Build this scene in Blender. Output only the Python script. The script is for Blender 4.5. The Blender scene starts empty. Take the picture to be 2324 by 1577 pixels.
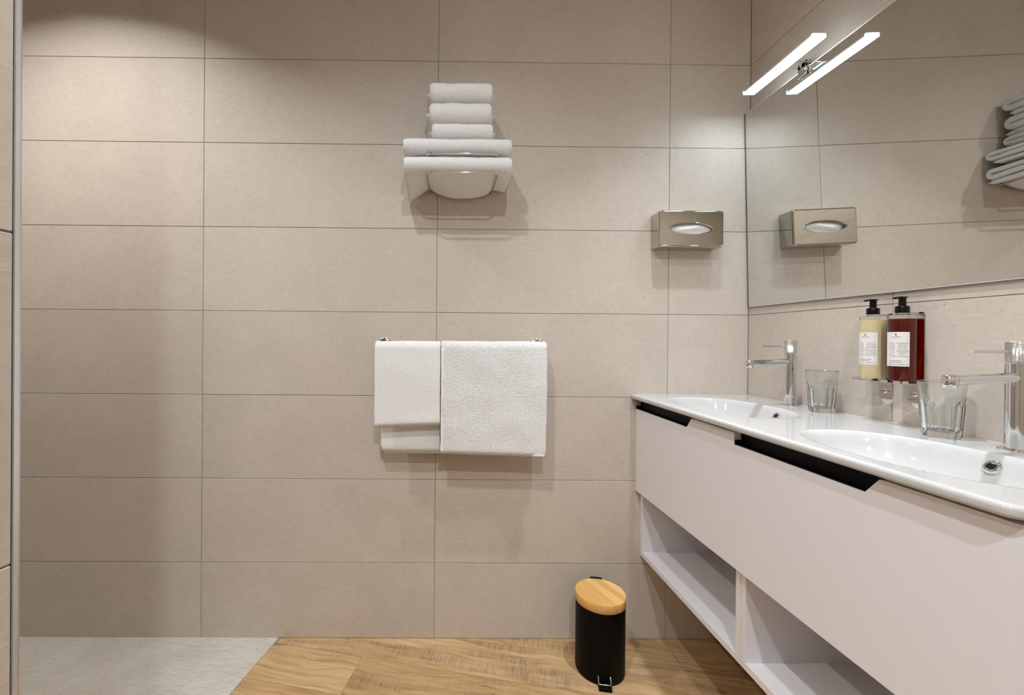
import bpy, bmesh, math, random
from mathutils import Vector, Matrix, noise
random.seed(7)
sc = bpy.context.scene
PI = math.pi

# ------------------------------------------------------------------ camera
FPX, W, H = 980.0, 2324.0, 1577.0
cam_d = bpy.data.cameras.new('camera')
cam = bpy.data.objects.new('camera', cam_d)
sc.collection.objects.link(cam)
cam_d.sensor_width = 36.0
cam_d.lens = FPX * 36.0 / W
cam_d.shift_x = (W / 2 - 1027.06) / W
cam_d.shift_y = (770.58 - H / 2) / W
cam_d.clip_start = 0.02
yaw, pitch, roll = -0.0077, -0.0027, -0.0082
Rm = (Matrix.Rotation(yaw, 3, 'Z') @ Matrix.Rotation(pitch, 3, 'X') @ Matrix.Rotation(roll, 3, 'Y'))
r_, f_, u_ = Rm @ Vector((1, 0, 0)), Rm @ Vector((0, 1, 0)), Rm @ Vector((0, 0, 1))
M = Matrix((r_, u_, -f_)).transposed().to_4x4()
M.translation = Vector((-1.156, -1.661, 1.1558))
cam.matrix_world = M
sc.camera = cam

# ------------------------------------------------------------------ light / exposure
sc.view_settings.view_transform = 'Standard'
sc.view_settings.look = 'None'
sc.view_settings.gamma = 1.0
sc.view_settings.exposure = 0.08
sc.view_settings.use_curve_mapping = False
world = bpy.data.worlds.new('world'); sc.world = world
world.use_nodes = True
world.node_tree.nodes['Background'].inputs[0].default_value = (0, 0, 0, 1)
world.node_tree.nodes['Background'].inputs[1].default_value = 0.0
sc.cycles.use_denoising = True
sc.cycles.max_bounces = 8
sc.cycles.use_light_tree = False
sc.cycles.diffuse_bounces = 4
sc.cycles.glossy_bounces = 4
sc.cycles.transmission_bounces = 8
sc.cycles.sample_clamp_indirect = 6.0
sc.cycles.use_adaptive_sampling = True
sc.cycles.adaptive_threshold = 0.08
sc.cycles.adaptive_min_samples = 16

CEIL = 2.72
WARM = (1.0, 0.995, 0.975)
COOL = (0.72, 0.89, 1.0)
LED_E = 40.0
# ceiling downlights, the last an unseen fill added at the rear: x, y, watts, spread in degrees, colour
NEUT = (0.95, 1.0, 1.05)
DOWN = [(-2.50, -0.60, 13.8, 122, WARM), (-1.50, -1.40, 15.0, 142, NEUT), (-0.45, -0.60, 4.5, 70, NEUT), (-1.00, -2.30, 25.0, 175, NEUT)]

# ------------------------------------------------------------------ helpers
C = sc.collection
def link(o):
    C.objects.link(o); return o
def tag(o, label=None, cat=None, group=None, kind=None):
    if label: o['label'] = label
    if cat: o['category'] = cat
    if group: o['group'] = group
    if kind: o['kind'] = kind
    return o
def empty(name, loc=(0, 0, 0), rz=0.0, **kw):
    o = bpy.data.objects.new(name, None); link(o)
    o.location = loc; o.rotation_euler = (0, 0, rz); o.empty_display_size = 0.05
    return tag(o, **kw)
def obj(name, me, mat, parent=None, smooth=False, angle=None, **kw):
    if isinstance(me, bmesh.types.BMesh):
        bm = me; me = bpy.data.meshes.new(name)
        bmesh.ops.recalc_face_normals(bm, faces=bm.faces[:])
        bm.to_mesh(me); bm.free()
    if mat is not None and not me.materials:
        for m in (mat if isinstance(mat, (list, tuple)) else [mat]): me.materials.append(m)
    if smooth:
        for p in me.polygons: p.use_smooth = True
        if angle: me.set_sharp_from_angle(angle=math.radians(angle))
    o = bpy.data.objects.new(name, me); link(o)
    if parent is not None: o.parent = parent
    return tag(o, **kw)
def box(bm, x0, x1, y0, y1, z0, z1, bev=0.0, seg=2):
    b2 = bmesh.new()
    bmesh.ops.create_cube(b2, size=1.0)
    for v in b2.verts:
        v.co = Vector(((x0 + x1) / 2 + v.co.x * (x1 - x0), (y0 + y1) / 2 + v.co.y * (y1 - y0), (z0 + z1) / 2 + v.co.z * (z1 - z0)))
    if bev > 0:
        bmesh.ops.bevel(b2, geom=b2.edges[:] + b2.verts[:], offset=bev, segments=seg, profile=0.5, affect='EDGES')
    merge(bm, b2)
def merge(bm, b2, mtx=None):
    vm = {}
    for v in b2.verts: vm[v] = bm.verts.new(mtx @ v.co if mtx else v.co)
    for f in b2.faces:
        try:
            nf = bm.faces.new([vm[v] for v in f.verts]); nf.material_index = f.material_index; nf.smooth = f.smooth
        except ValueError: pass
    b2.free()
def lathe(bm, prof, n=32, org=(0, 0, 0), mtx=None, rfun=None):
    """prof: list of (r, z); closed at r=0 ends by caps"""
    org = Vector(org); rings = []
    for r, z in prof:
        if r < 1e-6:
            p = Vector((0, 0, z)); rings.append([bm.verts.new((mtx @ p if mtx else p) + org)])
        else:
            ring = []
            for i in range(n):
                a = 2 * PI * i / n
                rr = rfun(r, z, a) if rfun else r
                p = Vector((rr * math.cos(a), rr * math.sin(a), z)); ring.append(bm.verts.new((mtx @ p if mtx else p) + org))
            rings.append(ring)
    for a, b in zip(rings[:-1], rings[1:]):
        if len(a) == 1 and len(b) == 1: continue
        for i in range(n):
            j = (i + 1) % n
            if len(a) == 1: bm.faces.new((a[0], b[i], b[j]))
            elif len(b) == 1: bm.faces.new((a[i], a[j], b[0]))
            else: bm.faces.new((a[i], a[j], b[j], b[i]))
    if len(rings[0]) > 1: bm.faces.new(rings[0])
    if len(rings[-1]) > 1: bm.faces.new(rings[-1])
def tube(bm, pts, r, n=12, ry=None, closed=False):
    pts = [Vector(p) for p in pts]; rings = []
    L = len(pts); up = None
    for i, p in enumerate(pts):
        if closed: d = (pts[(i + 1) % L] - pts[i - 1]).normalized()
        else: d = (pts[min(i + 1, L - 1)] - pts[max(i - 1, 0)]).normalized()
        if up is None:
            up = Vector((0, 0, 1)) if abs(d.z) < 0.9 else Vector((1, 0, 0))
        a = d.cross(up).normalized(); b = a.cross(d).normalized(); up = b
        rings.append([bm.verts.new(p + a * (r * math.cos(2 * PI * k / n)) + b * ((ry or r) * math.sin(2 * PI * k / n))) for k in range(n)])
    rng = range(L) if closed else range(L - 1)
    for i in rng:
        A, B = rings[i], rings[(i + 1) % L]
        for k in range(n):
            bm.faces.new((A[k], A[(k + 1) % n], B[(k + 1) % n], B[k]))
    if not closed:
        bm.faces.new(rings[0]); bm.faces.new(rings[-1])
def prism(bm, poly, axis, a, b):
    """poly of 2D points extruded along axis from a to b"""
    def P(u, v, w):
        return {'x': (w, u, v), 'y': (u, w, v), 'z': (u, v, w)}[axis]
    A = [bm.verts.new(P(u, v, a)) for u, v in poly]; B = [bm.verts.new(P(u, v, b)) for u, v in poly]
    n = len(poly)
    bm.faces.new(A); bm.faces.new(B)
    for i in range(n): bm.faces.new((A[i], A[(i + 1) % n], B[(i + 1) % n], B[i]))
def rrect(w, h, r, n=6, cx=0, cy=0):
    pts = []
    for (sx, sy, a0) in ((1, 1, 0), (-1, 1, PI / 2), (-1, -1, PI), (1, -1, 1.5 * PI)):
        for i in range(n + 1):
            a = a0 + PI / 2 * i / n
            pts.append((cx + sx * (w / 2 - r) + r * math.cos(a), cy + sy * (h / 2 - r) + r * math.sin(a)))
    return pts
def clip(poly, nx, ny, c):
    """keep nx*x+ny*y <= c"""
    out = []
    for i in range(len(poly)):
        p, q = poly[i], poly[(i + 1) % len(poly)]
        dp, dq = nx * p[0] + ny * p[1] - c, nx * q[0] + ny * q[1] - c
        if dp <= 0: out.append(p)
        if (dp < 0 < dq) or (dq < 0 < dp):
            t = dp / (dp - dq); out.append((p[0] + t * (q[0] - p[0]), p[1] + t * (q[1] - p[1])))
    return out

# ------------------------------------------------------------------ materials
def mat(name):
    m = bpy.data.materials.new(name); m.use_nodes = True
    return m, m.node_tree.nodes, m.node_tree.links, m.node_tree.nodes['Principled BSDF']
def plain(name, col, rough=0.5, metal=0.0, **kw):
    m, N, L, b = mat(name)
    b.inputs['Base Color'].default_value = (*col, 1); b.inputs['Roughness'].default_value = rough; b.inputs['Metallic'].default_value = metal
    for k, v in kw.items(): b.inputs[k].default_value = v
    return m
def nd(N, t, **kw):
    n = N.new(t)
    for k, v in kw.items():
        if k in n.inputs and not hasattr(n, k): n.inputs[k].default_value = v
        elif hasattr(n, k) and k not in ('Scale',): setattr(n, k, v)
        else: n.inputs[k].default_value = v
    return n
def ramp(N, L, src, stops):
    r = N.new('ShaderNodeValToRGB'); L.new(src, r.inputs[0])
    e = r.color_ramp.elements
    while len(e) < len(stops): e.new(0.5)
    for el, (p, c) in zip(e, stops):
        el.position = p; el.color = (*c, 1) if len(c) == 3 else c
    return r
def mix(N, L, fac, a, b, mode='MIX'):
    m = N.new('ShaderNodeMix'); m.data_type = 'RGBA'; m.blend_type = mode
    for s, v in ((m.inputs['Factor'], fac), (m.inputs['A'], a), (m.inputs['B'], b)):
        if hasattr(v, 'is_linked') or hasattr(v, 'links'): L.new(v, s)
        else: s.default_value = v if not isinstance(v, tuple) else (*v, 1)
    return m.outputs['Result']
def bump(N, L, src, b, strength, dist, chain=None):
    n = N.new('ShaderNodeBump'); n.inputs['Strength'].default_value = strength; n.inputs['Distance'].default_value = dist
    L.new(src, n.inputs['Height'])
    if chain: L.new(chain.outputs[0], n.inputs['Normal'])
    L.new(n.outputs[0], b.inputs['Normal']); return n
def noise_n(N, L, vec, scale, detail=4.0, rough=0.55):
    n = N.new('ShaderNodeTexNoise'); n.inputs['Scale'].default_value = scale; n.inputs['Detail'].default_value = detail; n.inputs['Roughness'].default_value = rough
    if vec is not None: L.new(vec, n.inputs['Vector'])
    return n.outputs['Fac']
def mapping(N, L, vec, scale=(1, 1, 1), rot=(0, 0, 0), loc=(0, 0, 0)):
    m = N.new('ShaderNodeMapping'); L.new(vec, m.inputs['Vector'])
    m.inputs['Scale'].default_value = scale; m.inputs['Rotation'].default_value = rot; m.inputs['Location'].default_value = loc
    return m.outputs[0]
def posrand(N, L, amount=13.0):
    g = N.new('ShaderNodeNewGeometry'); oi = N.new('ShaderNodeObjectInfo')
    mu = N.new('ShaderNodeMath'); mu.operation = 'MULTIPLY'; mu.inputs[1].default_value = amount; L.new(oi.outputs['Random'], mu.inputs[0])
    cb = N.new('ShaderNodeCombineXYZ')
    for i in range(3): L.new(mu.outputs[0], cb.inputs[i])
    ad = N.new('ShaderNodeVectorMath'); ad.operation = 'ADD'; L.new(g.outputs['Position'], ad.inputs[0]); L.new(cb.outputs[0], ad.inputs[1])
    return ad.outputs[0], oi.outputs['Random'], g.outputs['Position']

def make_tile_mat(name, base, streak=(2.2, 2.2, 14)):
    m, N, L, b = mat(name)
    v, rnd, pos = posrand(N, L, 13.0)
    c1 = noise_n(N, L, v, 5.0, 2, 0.6)
    c2 = noise_n(N, L, v, 60.0, 2, 0.65)
    c3 = noise_n(N, L, mapping(N, L, v, streak), 14.0, 1, 0.6)
    dark = tuple(x * 0.965 for x in base); lite = tuple(min(1, x * 1.035) for x in base)
    r1 = ramp(N, L, c1, [(0.3, dark), (0.7, lite)])
    r2 = ramp(N, L, c2, [(0.33, (0.955, 0.95, 0.945)), (0.5, (1, 1, 1)), (0.72, (1.03, 1.03, 1.035))])
    col = mix(N, L, 1.0, r1.outputs[0], r2.outputs[0], 'MULTIPLY')
    r3 = ramp(N, L, c3, [(0.60, (0, 0, 0)), (0.75, (1, 1, 1))])
    col = mix(N, L, r3.outputs[0], col, tuple(min(1, x * 1.08) for x in base))
    vo = N.new('ShaderNodeTexVoronoi'); vo.inputs['Scale'].default_value = 26.0; L.new(v, vo.inputs['Vector'])
    pit = ramp(N, L, vo.outputs['Distance'], [(0.045, (1, 1, 1)), (0.085, (0, 0, 0))])
    gate = ramp(N, L, noise_n(N, L, v, 17.0, 1), [(0.50, (0, 0, 0)), (0.56, (0.75, 0.75, 0.75))])
    pm = mix(N, L, 1.0, pit.outputs[0], gate.outputs[0], 'MULTIPLY')
    col = mix(N, L, pm, col, tuple(x * 0.45 for x in base))
    # slight shade difference from tile to tile
    rt = ramp(N, L, rnd, [(0.0, (0.965, 0.965, 0.965)), (1.0, (1.02, 1.02, 1.02))])
    col = mix(N, L, 1.0, col, rt.outputs[0], 'MULTIPLY')
    L.new(col, b.inputs['Base Color']); b.inputs['Roughness'].default_value = 0.55
    b.inputs['Specular IOR Level'].default_value = 0.35
    bump(N, L, c3, b, 0.12, 0.0012)
    return m
TILE_C = (0.575, 0.505, 0.437)
m_tile = make_tile_mat('greige stone tile', TILE_C)
m_grout = plain('grey grout', (0.29, 0.26, 0.23), 0.9)
m_paint = plain('white ceiling paint', (0.80, 0.78, 0.75), 0.8)
m_rear = plain('taupe rear wall', (0.47, 0.41, 0.34), 0.7)
m_chrome = plain('polished chrome', (0.74, 0.745, 0.75), 0.06, 1.0)
m_steel = plain('mirror polished steel', (0.54, 0.515, 0.47), 0.035, 1.0)
m_black = plain('black matt metal', (0.0015, 0.0015, 0.0015), 0.5, 0.0, **{'Specular IOR Level': 0.12})
m_blackg = plain('black glossy plastic', (0.002, 0.002, 0.002), 0.2, 0.0, **{'Specular IOR Level': 0.3})
m_lam = plain('white satin laminate', (0.79, 0.765, 0.785), 0.42)
m_ceramic = plain('white glazed ceramic', (0.55, 0.55, 0.545), 0.07)
m_ceramic.node_tree.nodes['Principled BSDF'].inputs['Coat Weight'].default_value = 0.3
m_glass = plain('clear glass', (0.97, 0.99, 0.985), 0.0, 0.0, **{'Transmission Weight': 1.0, 'IOR': 1.48})
m_mirror = plain('silvered mirror', (0.79, 0.795, 0.77), 0.0, 1.0)
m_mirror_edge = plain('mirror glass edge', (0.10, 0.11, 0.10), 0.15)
m_paper = plain('white paper label', (0.78, 0.74, 0.72), 0.6)
m_tissue = plain('white tissue paper', (0.86, 0.86, 0.85), 0.8)
m_ink = plain('dark grey ink', (0.05, 0.045, 0.045), 0.7)
m_cream = plain('cream lotion', (0.64, 0.56, 0.33), 0.16, 0.0, **{'Subsurface Weight': 0.35, 'Subsurface Scale': 0.01, 'Coat Weight': 0.6})
m_amber = plain('amber shower gel', (0.22, 0.009, 0.001), 0.02, 0.0, **{'Transmission Weight': 0.92, 'IOR': 1.38, 'Coat Weight': 0.5})
m_pet = plain('clear bottle plastic', (0.93, 0.93, 0.88), 0.03, 0.0, **{'Transmission Weight': 1.0, 'IOR': 1.3})
m_plastic = plain('white plastic', (0.78, 0.78, 0.77), 0.35)
m_trim = plain('bright anodised trim', (0.84, 0.84, 0.84), 0.32, 0.7)
m_dark = plain('dark slot', (0.004, 0.004, 0.004), 0.8)

def emis(name, col, s):
    m, N, L, b = mat(name)
    b.inputs['Base Color'].default_value = (0.8, 0.8, 0.8, 1)
    b.inputs['Emission Color'].default_value = (*col, 1); b.inputs['Emission Strength'].default_value = s
    return m
m_led = emis('lit cool white diffuser', COOL, LED_E)
m_cap = emis('lit white end cap', COOL, 2.5)
m_spot = emis('lit warm lamp glass', WARM, 10.0)

def make_towel_mat():
    m, N, L, b = mat('white terry cloth')
    g = N.new('ShaderNodeNewGeometry')
    a = noise_n(N, L, g.outputs['Position'], 420.0, 3, 0.7)
    c = noise_n(N, L, g.outputs['Position'], 130.0, 3, 0.6)
    h = mix(N, L, 0.45, a, c)
    col = ramp(N, L, h, [(0.3, (0.74, 0.73, 0.725)), (0.65, (0.86, 0.855, 0.85))])
    L.new(col.outputs[0], b.inputs['Base Color'])
    b.inputs['Roughness'].default_value = 0.95; b.inputs['Specular IOR Level'].default_value = 0.1
    b.inputs['Sheen Weight'].default_value = 0.25
    bump(N, L, h, b, 0.75, 0.0028)
    return m
m_towel = make_towel_mat()
def make_terry():
    m, N, L, b = mat('coarse white terry loops')
    g = N.new('ShaderNodeNewGeometry')
    a = noise_n(N, L, g.outputs['Position'], 330.0, 2, 0.7)
    c = noise_n(N, L, mapping(N, L, g.outputs['Position'], (1, 1, 1.6)), 95.0, 3, 0.65)
    h = mix(N, L, 0.5, a, c)
    col = ramp(N, L, h, [(0.30, (0.68, 0.665, 0.66)), (0.62, (0.85, 0.845, 0.84))])
    L.new(col.outputs[0], b.inputs['Base Color'])
    b.inputs['Roughness'].default_value = 0.97; b.inputs['Specular IOR Level'].default_value = 0.08; b.inputs['Sheen Weight'].default_value = 0.25
    bump(N, L, h, b, 1.0, 0.0055)
    return m
m_terry = make_terry()
def make_hem_mat():
    m, N, L, b = mat('white twill hem')
    g = N.new('ShaderNodeNewGeometry')
    w = N.new('ShaderNodeTexWave'); w.inputs['Scale'].default_value = 95.0
    L.new(mapping(N, L, g.outputs['Position'], (1, 0, 0.6)), w.inputs['Vector'])
    b.inputs['Base Color'].default_value = (0.84, 0.83, 0.82, 1); b.inputs['Roughness'].default_value = 0.8
    bump(N, L, w.outputs['Fac'], b, 0.35, 0.0012)
    return m
m_hem = make_hem_mat()

PA = math.radians(11.7)            # the planks run at this angle to the back wall
def make_wood():
    m, N, L, b = mat('oak plank vinyl')
    v, rnd, pos = posrand(N, L, 9.0)
    lv = mapping(N, L, v, (1, 1, 1), (0, 0, PA))
    warp = noise_n(N, L, mapping(N, L, lv, (1.6, 5, 1)), 1.4, 3)
    wv = N.new('ShaderNodeVectorMath'); wv.operation = 'MULTIPLY_ADD'
    cx = N.new('ShaderNodeCombineXYZ'); L.new(warp, cx.inputs[1])
    L.new(cx.outputs[0], wv.inputs[0]); wv.inputs[1].default_value = (0, 0.10, 0); L.new(lv, wv.inputs[2])
    gv = wv.outputs[0]
    g1 = noise_n(N, L, mapping(N, L, gv, (1.3, 22, 1)), 3.0, 6, 0.6)
    g2 = noise_n(N, L, mapping(N, L, gv, (5, 130, 1)), 2.0, 3, 0.6)
    base = ramp(N, L, g1, [(0.25, (0.315, 0.185, 0.075)), (0.5, (0.46, 0.295, 0.142)), (0.75, (0.55, 0.385, 0.222))])
    fine = ramp(N, L, g2, [(0.3, (0.86, 0.85, 0.83)), (0.6, (1.05, 1.05, 1.05))])
    col = mix(N, L, 1.0, base.outputs[0], fine.outputs[0], 'MULTIPLY')
    tint = ramp(N, L, rnd, [(0.0, (0.90, 0.88, 0.84)), (0.5, (1.0, 1.0, 1.0)), (1.0, (1.08, 1.10, 1.14))])
    col = mix(N, L, 1.0, col, tint.outputs[0], 'MULTIPLY')
    # smoky zones with saw marks running across the plank
    zone = ramp(N, L, noise_n(N, L, mapping(N, L, gv, (1.5, 9, 1)), 1.6, 2), [(0.50, (0, 0, 0)), (0.66, (1, 1, 1))])
    saw = ramp(N, L, noise_n(N, L, mapping(N, L, gv, (60, 6, 1)), 2.2, 3, 0.7), [(0.46, (0, 0, 0)), (0.62, (1, 1, 1))])
    sm = mix(N, L, 1.0, zone.outputs[0], saw.outputs[0], 'MULTIPLY')
    col = mix(N, L, mix(N, L, 1.0, zone.outputs[0], (0.38, 0.38, 0.38), 'MULTIPLY'), col, (0.27, 0.185, 0.105))
    col = mix(N, L, mix(N, L, 1.0, sm, (0.5, 0.5, 0.5), 'MULTIPLY'), col, (0.115, 0.07, 0.038))
    # thin cracks along the grain
    ck = noise_n(N, L, mapping(N, L, gv, (1.1, 20, 1)), 1.9, 2, 0.4)
    crk = ramp(N, L, ck, [(0.488, (0, 0, 0)), (0.5, (1, 1, 1)), (0.512, (0, 0, 0))])
    ckm = mix(N, L, 1.0, crk.outputs[0], ramp(N, L, noise_n(N, L, mapping(N, L, gv, (4, 8, 1)), 1.5, 1), [(0.50, (0, 0, 0)), (0.60, (0.75, 0.75, 0.75))]).outputs[0], 'MULTIPLY')
    col = mix(N, L, ckm, col, (0.12, 0.06, 0.035))
    # knots
    vo = N.new('ShaderNodeTexVoronoi'); vo.inputs['Scale'].default_value = 3.2; L.new(mapping(N, L, gv, (0.8, 1.3, 1)), vo.inputs['Vector'])
    kn = ramp(N, L, vo.outputs['Distance'], [(0.012, (1, 1, 1)), (0.035, (0.25, 0.25, 0.25)), (0.05, (0, 0, 0))])
    col = mix(N, L, kn.outputs[0], col, (0.13, 0.07, 0.035))
    L.new(col, b.inputs['Base Color']); b.inputs['Roughness'].default_value = 0.48; b.inputs['Specular IOR Level'].default_value = 0.3
    bump(N, L, mix(N, L, 0.5, g2, sm), b, 0.25, 0.0008)
    return m
m_wood = make_wood()
def make_bamboo():
    m, N, L, b = mat('bamboo lid wood')
    tc = N.new('ShaderNodeTexCoord')
    lv = mapping(N, L, tc.outputs['Object'], (1, 1, 1), (0, 0, math.radians(-33)))
    sx = N.new('ShaderNodeSeparateXYZ'); L.new(lv, sx.inputs[0])
    mu = N.new('ShaderNodeMath'); mu.operation = 'MULTIPLY'; mu.inputs[1].default_value = 34.0; L.new(sx.outputs[0], mu.inputs[0])
    fl = N.new('ShaderNodeMath'); fl.operation = 'FLOOR'; L.new(mu.outputs[0], fl.inputs[0])
    wn = N.new('ShaderNodeTexWhiteNoise'); wn.noise_dimensions = '1D'; L.new(fl.outputs[0], wn.inputs['W'])
    base = ramp(N, L, wn.outputs['Value'], [(0, (0.60, 0.33, 0.10)), (0.5, (0.70, 0.42, 0.145)), (1, (0.78, 0.50, 0.20))])
    g = noise_n(N, L, mapping(N, L, lv, (90, 5, 30)), 2.0, 3)
    fine = ramp(N, L, g, [(0.3, (0.9, 0.88, 0.85)), (0.65, (1.05, 1.05, 1.05))])
    col = mix(N, L, 1.0, base.outputs[0], fine.outputs[0], 'MULTIPLY')
    L.new(col, b.inputs['Base Color']); b.inputs['Roughness'].default_value = 0.42
    return m
m_bamboo = make_bamboo()
def make_shower():
    m, N, L, b = mat('pale split stone shower tile')
    g = N.new('ShaderNodeNewGeometry')
    lv = mapping(N, L, g.outputs['Position'], (1, 1, 1), (0, 0, PA))
    n1 = noise_n(N, L, mapping(N, L, lv, (1, 2.2, 1)), 26.0, 5, 0.6)
    n2 = noise_n(N, L, lv, 7.0, 3)
    col = ramp(N, L, n2, [(0.3, (0.50, 0.455, 0.395)), (0.7, (0.58, 0.54, 0.48))])
    L.new(col.outputs[0], b.inputs['Base Color']); b.inputs['Roughness'].default_value = 0.6
    vo = N.new('ShaderNodeTexVoronoi'); vo.feature = 'DISTANCE_TO_EDGE'; vo.inputs['Scale'].default_value = 24.0
    L.new(mapping(N, L, lv, (1, 1.6, 1)), vo.inputs['Vector'])
    cr = ramp(N, L, vo.outputs['Distance'], [(0.0, (0, 0, 0)), (0.06, (1, 1, 1))])
    b1 = bump(N, L, n1, b, 0.8, 0.016)
    bump(N, L, cr.outputs[0], b, 0.22, 0.003, b1)
    return m
m_shower = make_shower()
def make_knurl():
    m, N, L, b = mat('knurled chrome')
    b.inputs['Base Color'].default_value = (0.72, 0.725, 0.73, 1); b.inputs['Metallic'].default_value = 1.0; b.inputs['Roughness'].default_value = 0.14
    tc = N.new('ShaderNodeTexCoord')
    g = N.new('ShaderNodeTexGradient'); g.gradient_type = 'RADIAL'; L.new(tc.outputs['Object'], g.inputs[0])
    sz = N.new('ShaderNodeSeparateXYZ'); L.new(tc.outputs['Object'], sz.inputs[0])
    outs = []
    for sgn in (1, -1):
        a = N.new('ShaderNodeMath'); a.operation = 'MULTIPLY'; a.inputs[1].default_value = 2 * PI * 42; L.new(g.outputs['Fac'], a.inputs[0])
        z = N.new('ShaderNodeMath'); z.operation = 'MULTIPLY_ADD'; z.inputs[1].default_value = sgn * 2700.0; L.new(sz.outputs[2], z.inputs[0]); L.new(a.outputs[0], z.inputs[2])
        s = N.new('ShaderNodeMath'); s.operation = 'SINE'; L.new(z.outputs[0], s.inputs[0]); outs.append(s.outputs[0])
    mn = N.new('ShaderNodeMath'); mn.operation = 'MINIMUM'; L.new(outs[0], mn.inputs[0]); L.new(outs[1], mn.inputs[1])
    bump(N, L, mn.outputs[0], b, 0.35, 0.0006)
    return m
m_knurl = make_knurl()

# ------------------------------------------------------------------ setting: tiled walls
ROW, COL, Z3 = 0.3214, 0.8942, 1.2547
J = 0.0010                          # half joint
zs = sorted(Z3 + ROW * k for k in range(-4, 5))
zs = [0.0] + [z for z in zs if 0.02 < z < CEIL - 0.02] + [CEIL]
_tm = {}
def tile_mesh(w, h):
    k = (round(w, 4), round(h, 4))
    if k not in _tm:
        bm = bmesh.new(); box(bm, -w / 2, w / 2, -0.009, 0.0, -h / 2, h / 2, 0.0008, 1)
        me = bpy.data.meshes.new('tile'); bmesh.ops.recalc_face_normals(bm, faces=bm.faces[:]); bm.to_mesh(me); bm.free()
        me.materials.append(m_tile); _tm[k] = me
    return _tm[k]
def tiled_wall(name, org, ux, u_edges, slab, z_edges=None):
    """org + ux*u is the wall's finished face; tiles lie behind it; -y in tile space faces the room"""
    bm = bmesh.new(); prism(bm, slab, 'z', 0.0, CEIL)
    wall = obj(name, bm, m_grout, kind='structure')
    ang = math.atan2(ux[1], ux[0])
    for i in range(len(u_edges) - 1):
        u0, u1 = u_edges[i], u_edges[i + 1]
        for k in range(len(z_edges) - 1):
            z0, z1 = z_edges[k], z_edges[k + 1]
            o = bpy.data.objects.new('tile', tile_mesh(u1 - u0 - 2 * J, z1 - z0 - 2 * J)); link(o)
            o.parent = wall
            uc = (u0 + u1) / 2
            n = (ux[1], -ux[0])                      # towards the room = tile -y
            jit = random.uniform(-0.0003, 0.0003)
            o.location = (org[0] + ux[0] * uc - n[0] * (0.009 + jit), org[1] + ux[1] * uc - n[1] * (0.009 + jit), (z0 + z1) / 2)
            o.rotation_euler = (0, 0, ang)
    return wall
# back wall: face y=0, u = x
c3 = -0.3114
ue = [-3.10] + [c3 - COL * k for k in (3, 2, 1, 0)] + [0.0]
ue = [ue[0]] + [u for u in ue[1:] if u > -3.08]
tiled_wall('wall_back', (0, 0), (1, 0), ue, [(-3.12, 0.0018), (0.1, 0.0018), (0.1, 0.12), (-3.12, 0.12)], zs)
# right wall: face x=0, u runs towards the camera
rj = 0.543
tiled_wall('wall_right', (0, 0), (0, -1), [0.0, rj, rj + COL, rj + 2 * COL, 3.1], [(0.0018, 0.0), (0.0018, -3.1), (0.12, -3.1), (0.12, 0.0)], zs)
# left partition between room and shower, turned with the planks
px, py = -1.578, -1.236
dx, dy = -math.sin(PA), -math.cos(PA)        # away from its end towards the camera
Lp = 1.80
nxp, nyp = math.cos(PA), -math.sin(PA)       # faces the room
def pp(u, w): return (px + dx * u + nxp * w, py + dy * u + nyp * w)
PZ = [0.0] + [Z3 - ROW * k for k in (3, 2, 1, 0)] + [Z3 + ROW * k for k in (1, 2, 3)] + [CEIL]
bm = bmesh.new(); prism(bm, [pp(0.004, -0.0025), pp(Lp, -0.0025), pp(Lp, -0.11), pp(0.004, -0.11)], 'z', 0.0, CEIL)
part = obj('wall_left', bm, m_grout, kind='structure')
for (u0, u1) in ((0.003, 0.003 + COL), (0.003 + COL, Lp)):
    for k in range(len(PZ) - 1):
        o = bpy.data.objects.new('tile', tile_mesh(u1 - u0 - 2 * J, PZ[k + 1] - PZ[k] - 2 * J)); link(o); o.parent = part
        c = pp((u0 + u1) / 2, -0.009)
        o.location = (c[0], c[1], (PZ[k] + PZ[k + 1]) / 2); o.rotation_euler = (0, 0, math.atan2(-dx, dy) + PI / 2 + PI)
        d = Vector((math.sin(o.rotation_euler.z), -math.cos(o.rotation_euler.z)))
        if d.x * nxp + d.y * nyp < 0: o.rotation_euler.z += PI
        # tile -y must face the room
bm = bmesh.new()
prism(bm, [pp(-0.0015, 0.0006), pp(0.0025, 0.0006), pp(0.0025, -0.012), pp(-0.0015, -0.012)], 'z', 0.0, CEIL)
prism(bm, [pp(-0.0045, -0.002), pp(-0.0015, -0.002), pp(-0.0015, -0.11), pp(-0.0045, -0.11)], 'z', 0.0, CEIL)
obj('trim_1', bm, m_trim, kind='structure')
# plain walls out of view, ceiling
bm = bmesh.new(); box(bm, -3.22, -3.10, -3.1, 0.0, 0, CEIL); obj('wall_shower', bm, m_tile, kind='structure')
bm = bmesh.new(); box(bm, -3.22, 0.12, -3.2, -3.1, 0, CEIL); obj('wall_rear', bm, m_rear, kind='structure')
bm = bmesh.new(); box(bm, -3.22, 0.12, -3.2, 0.12, CEIL, CEIL + 0.1); obj('ceiling', bm, m_paint, kind='structure')

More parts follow.
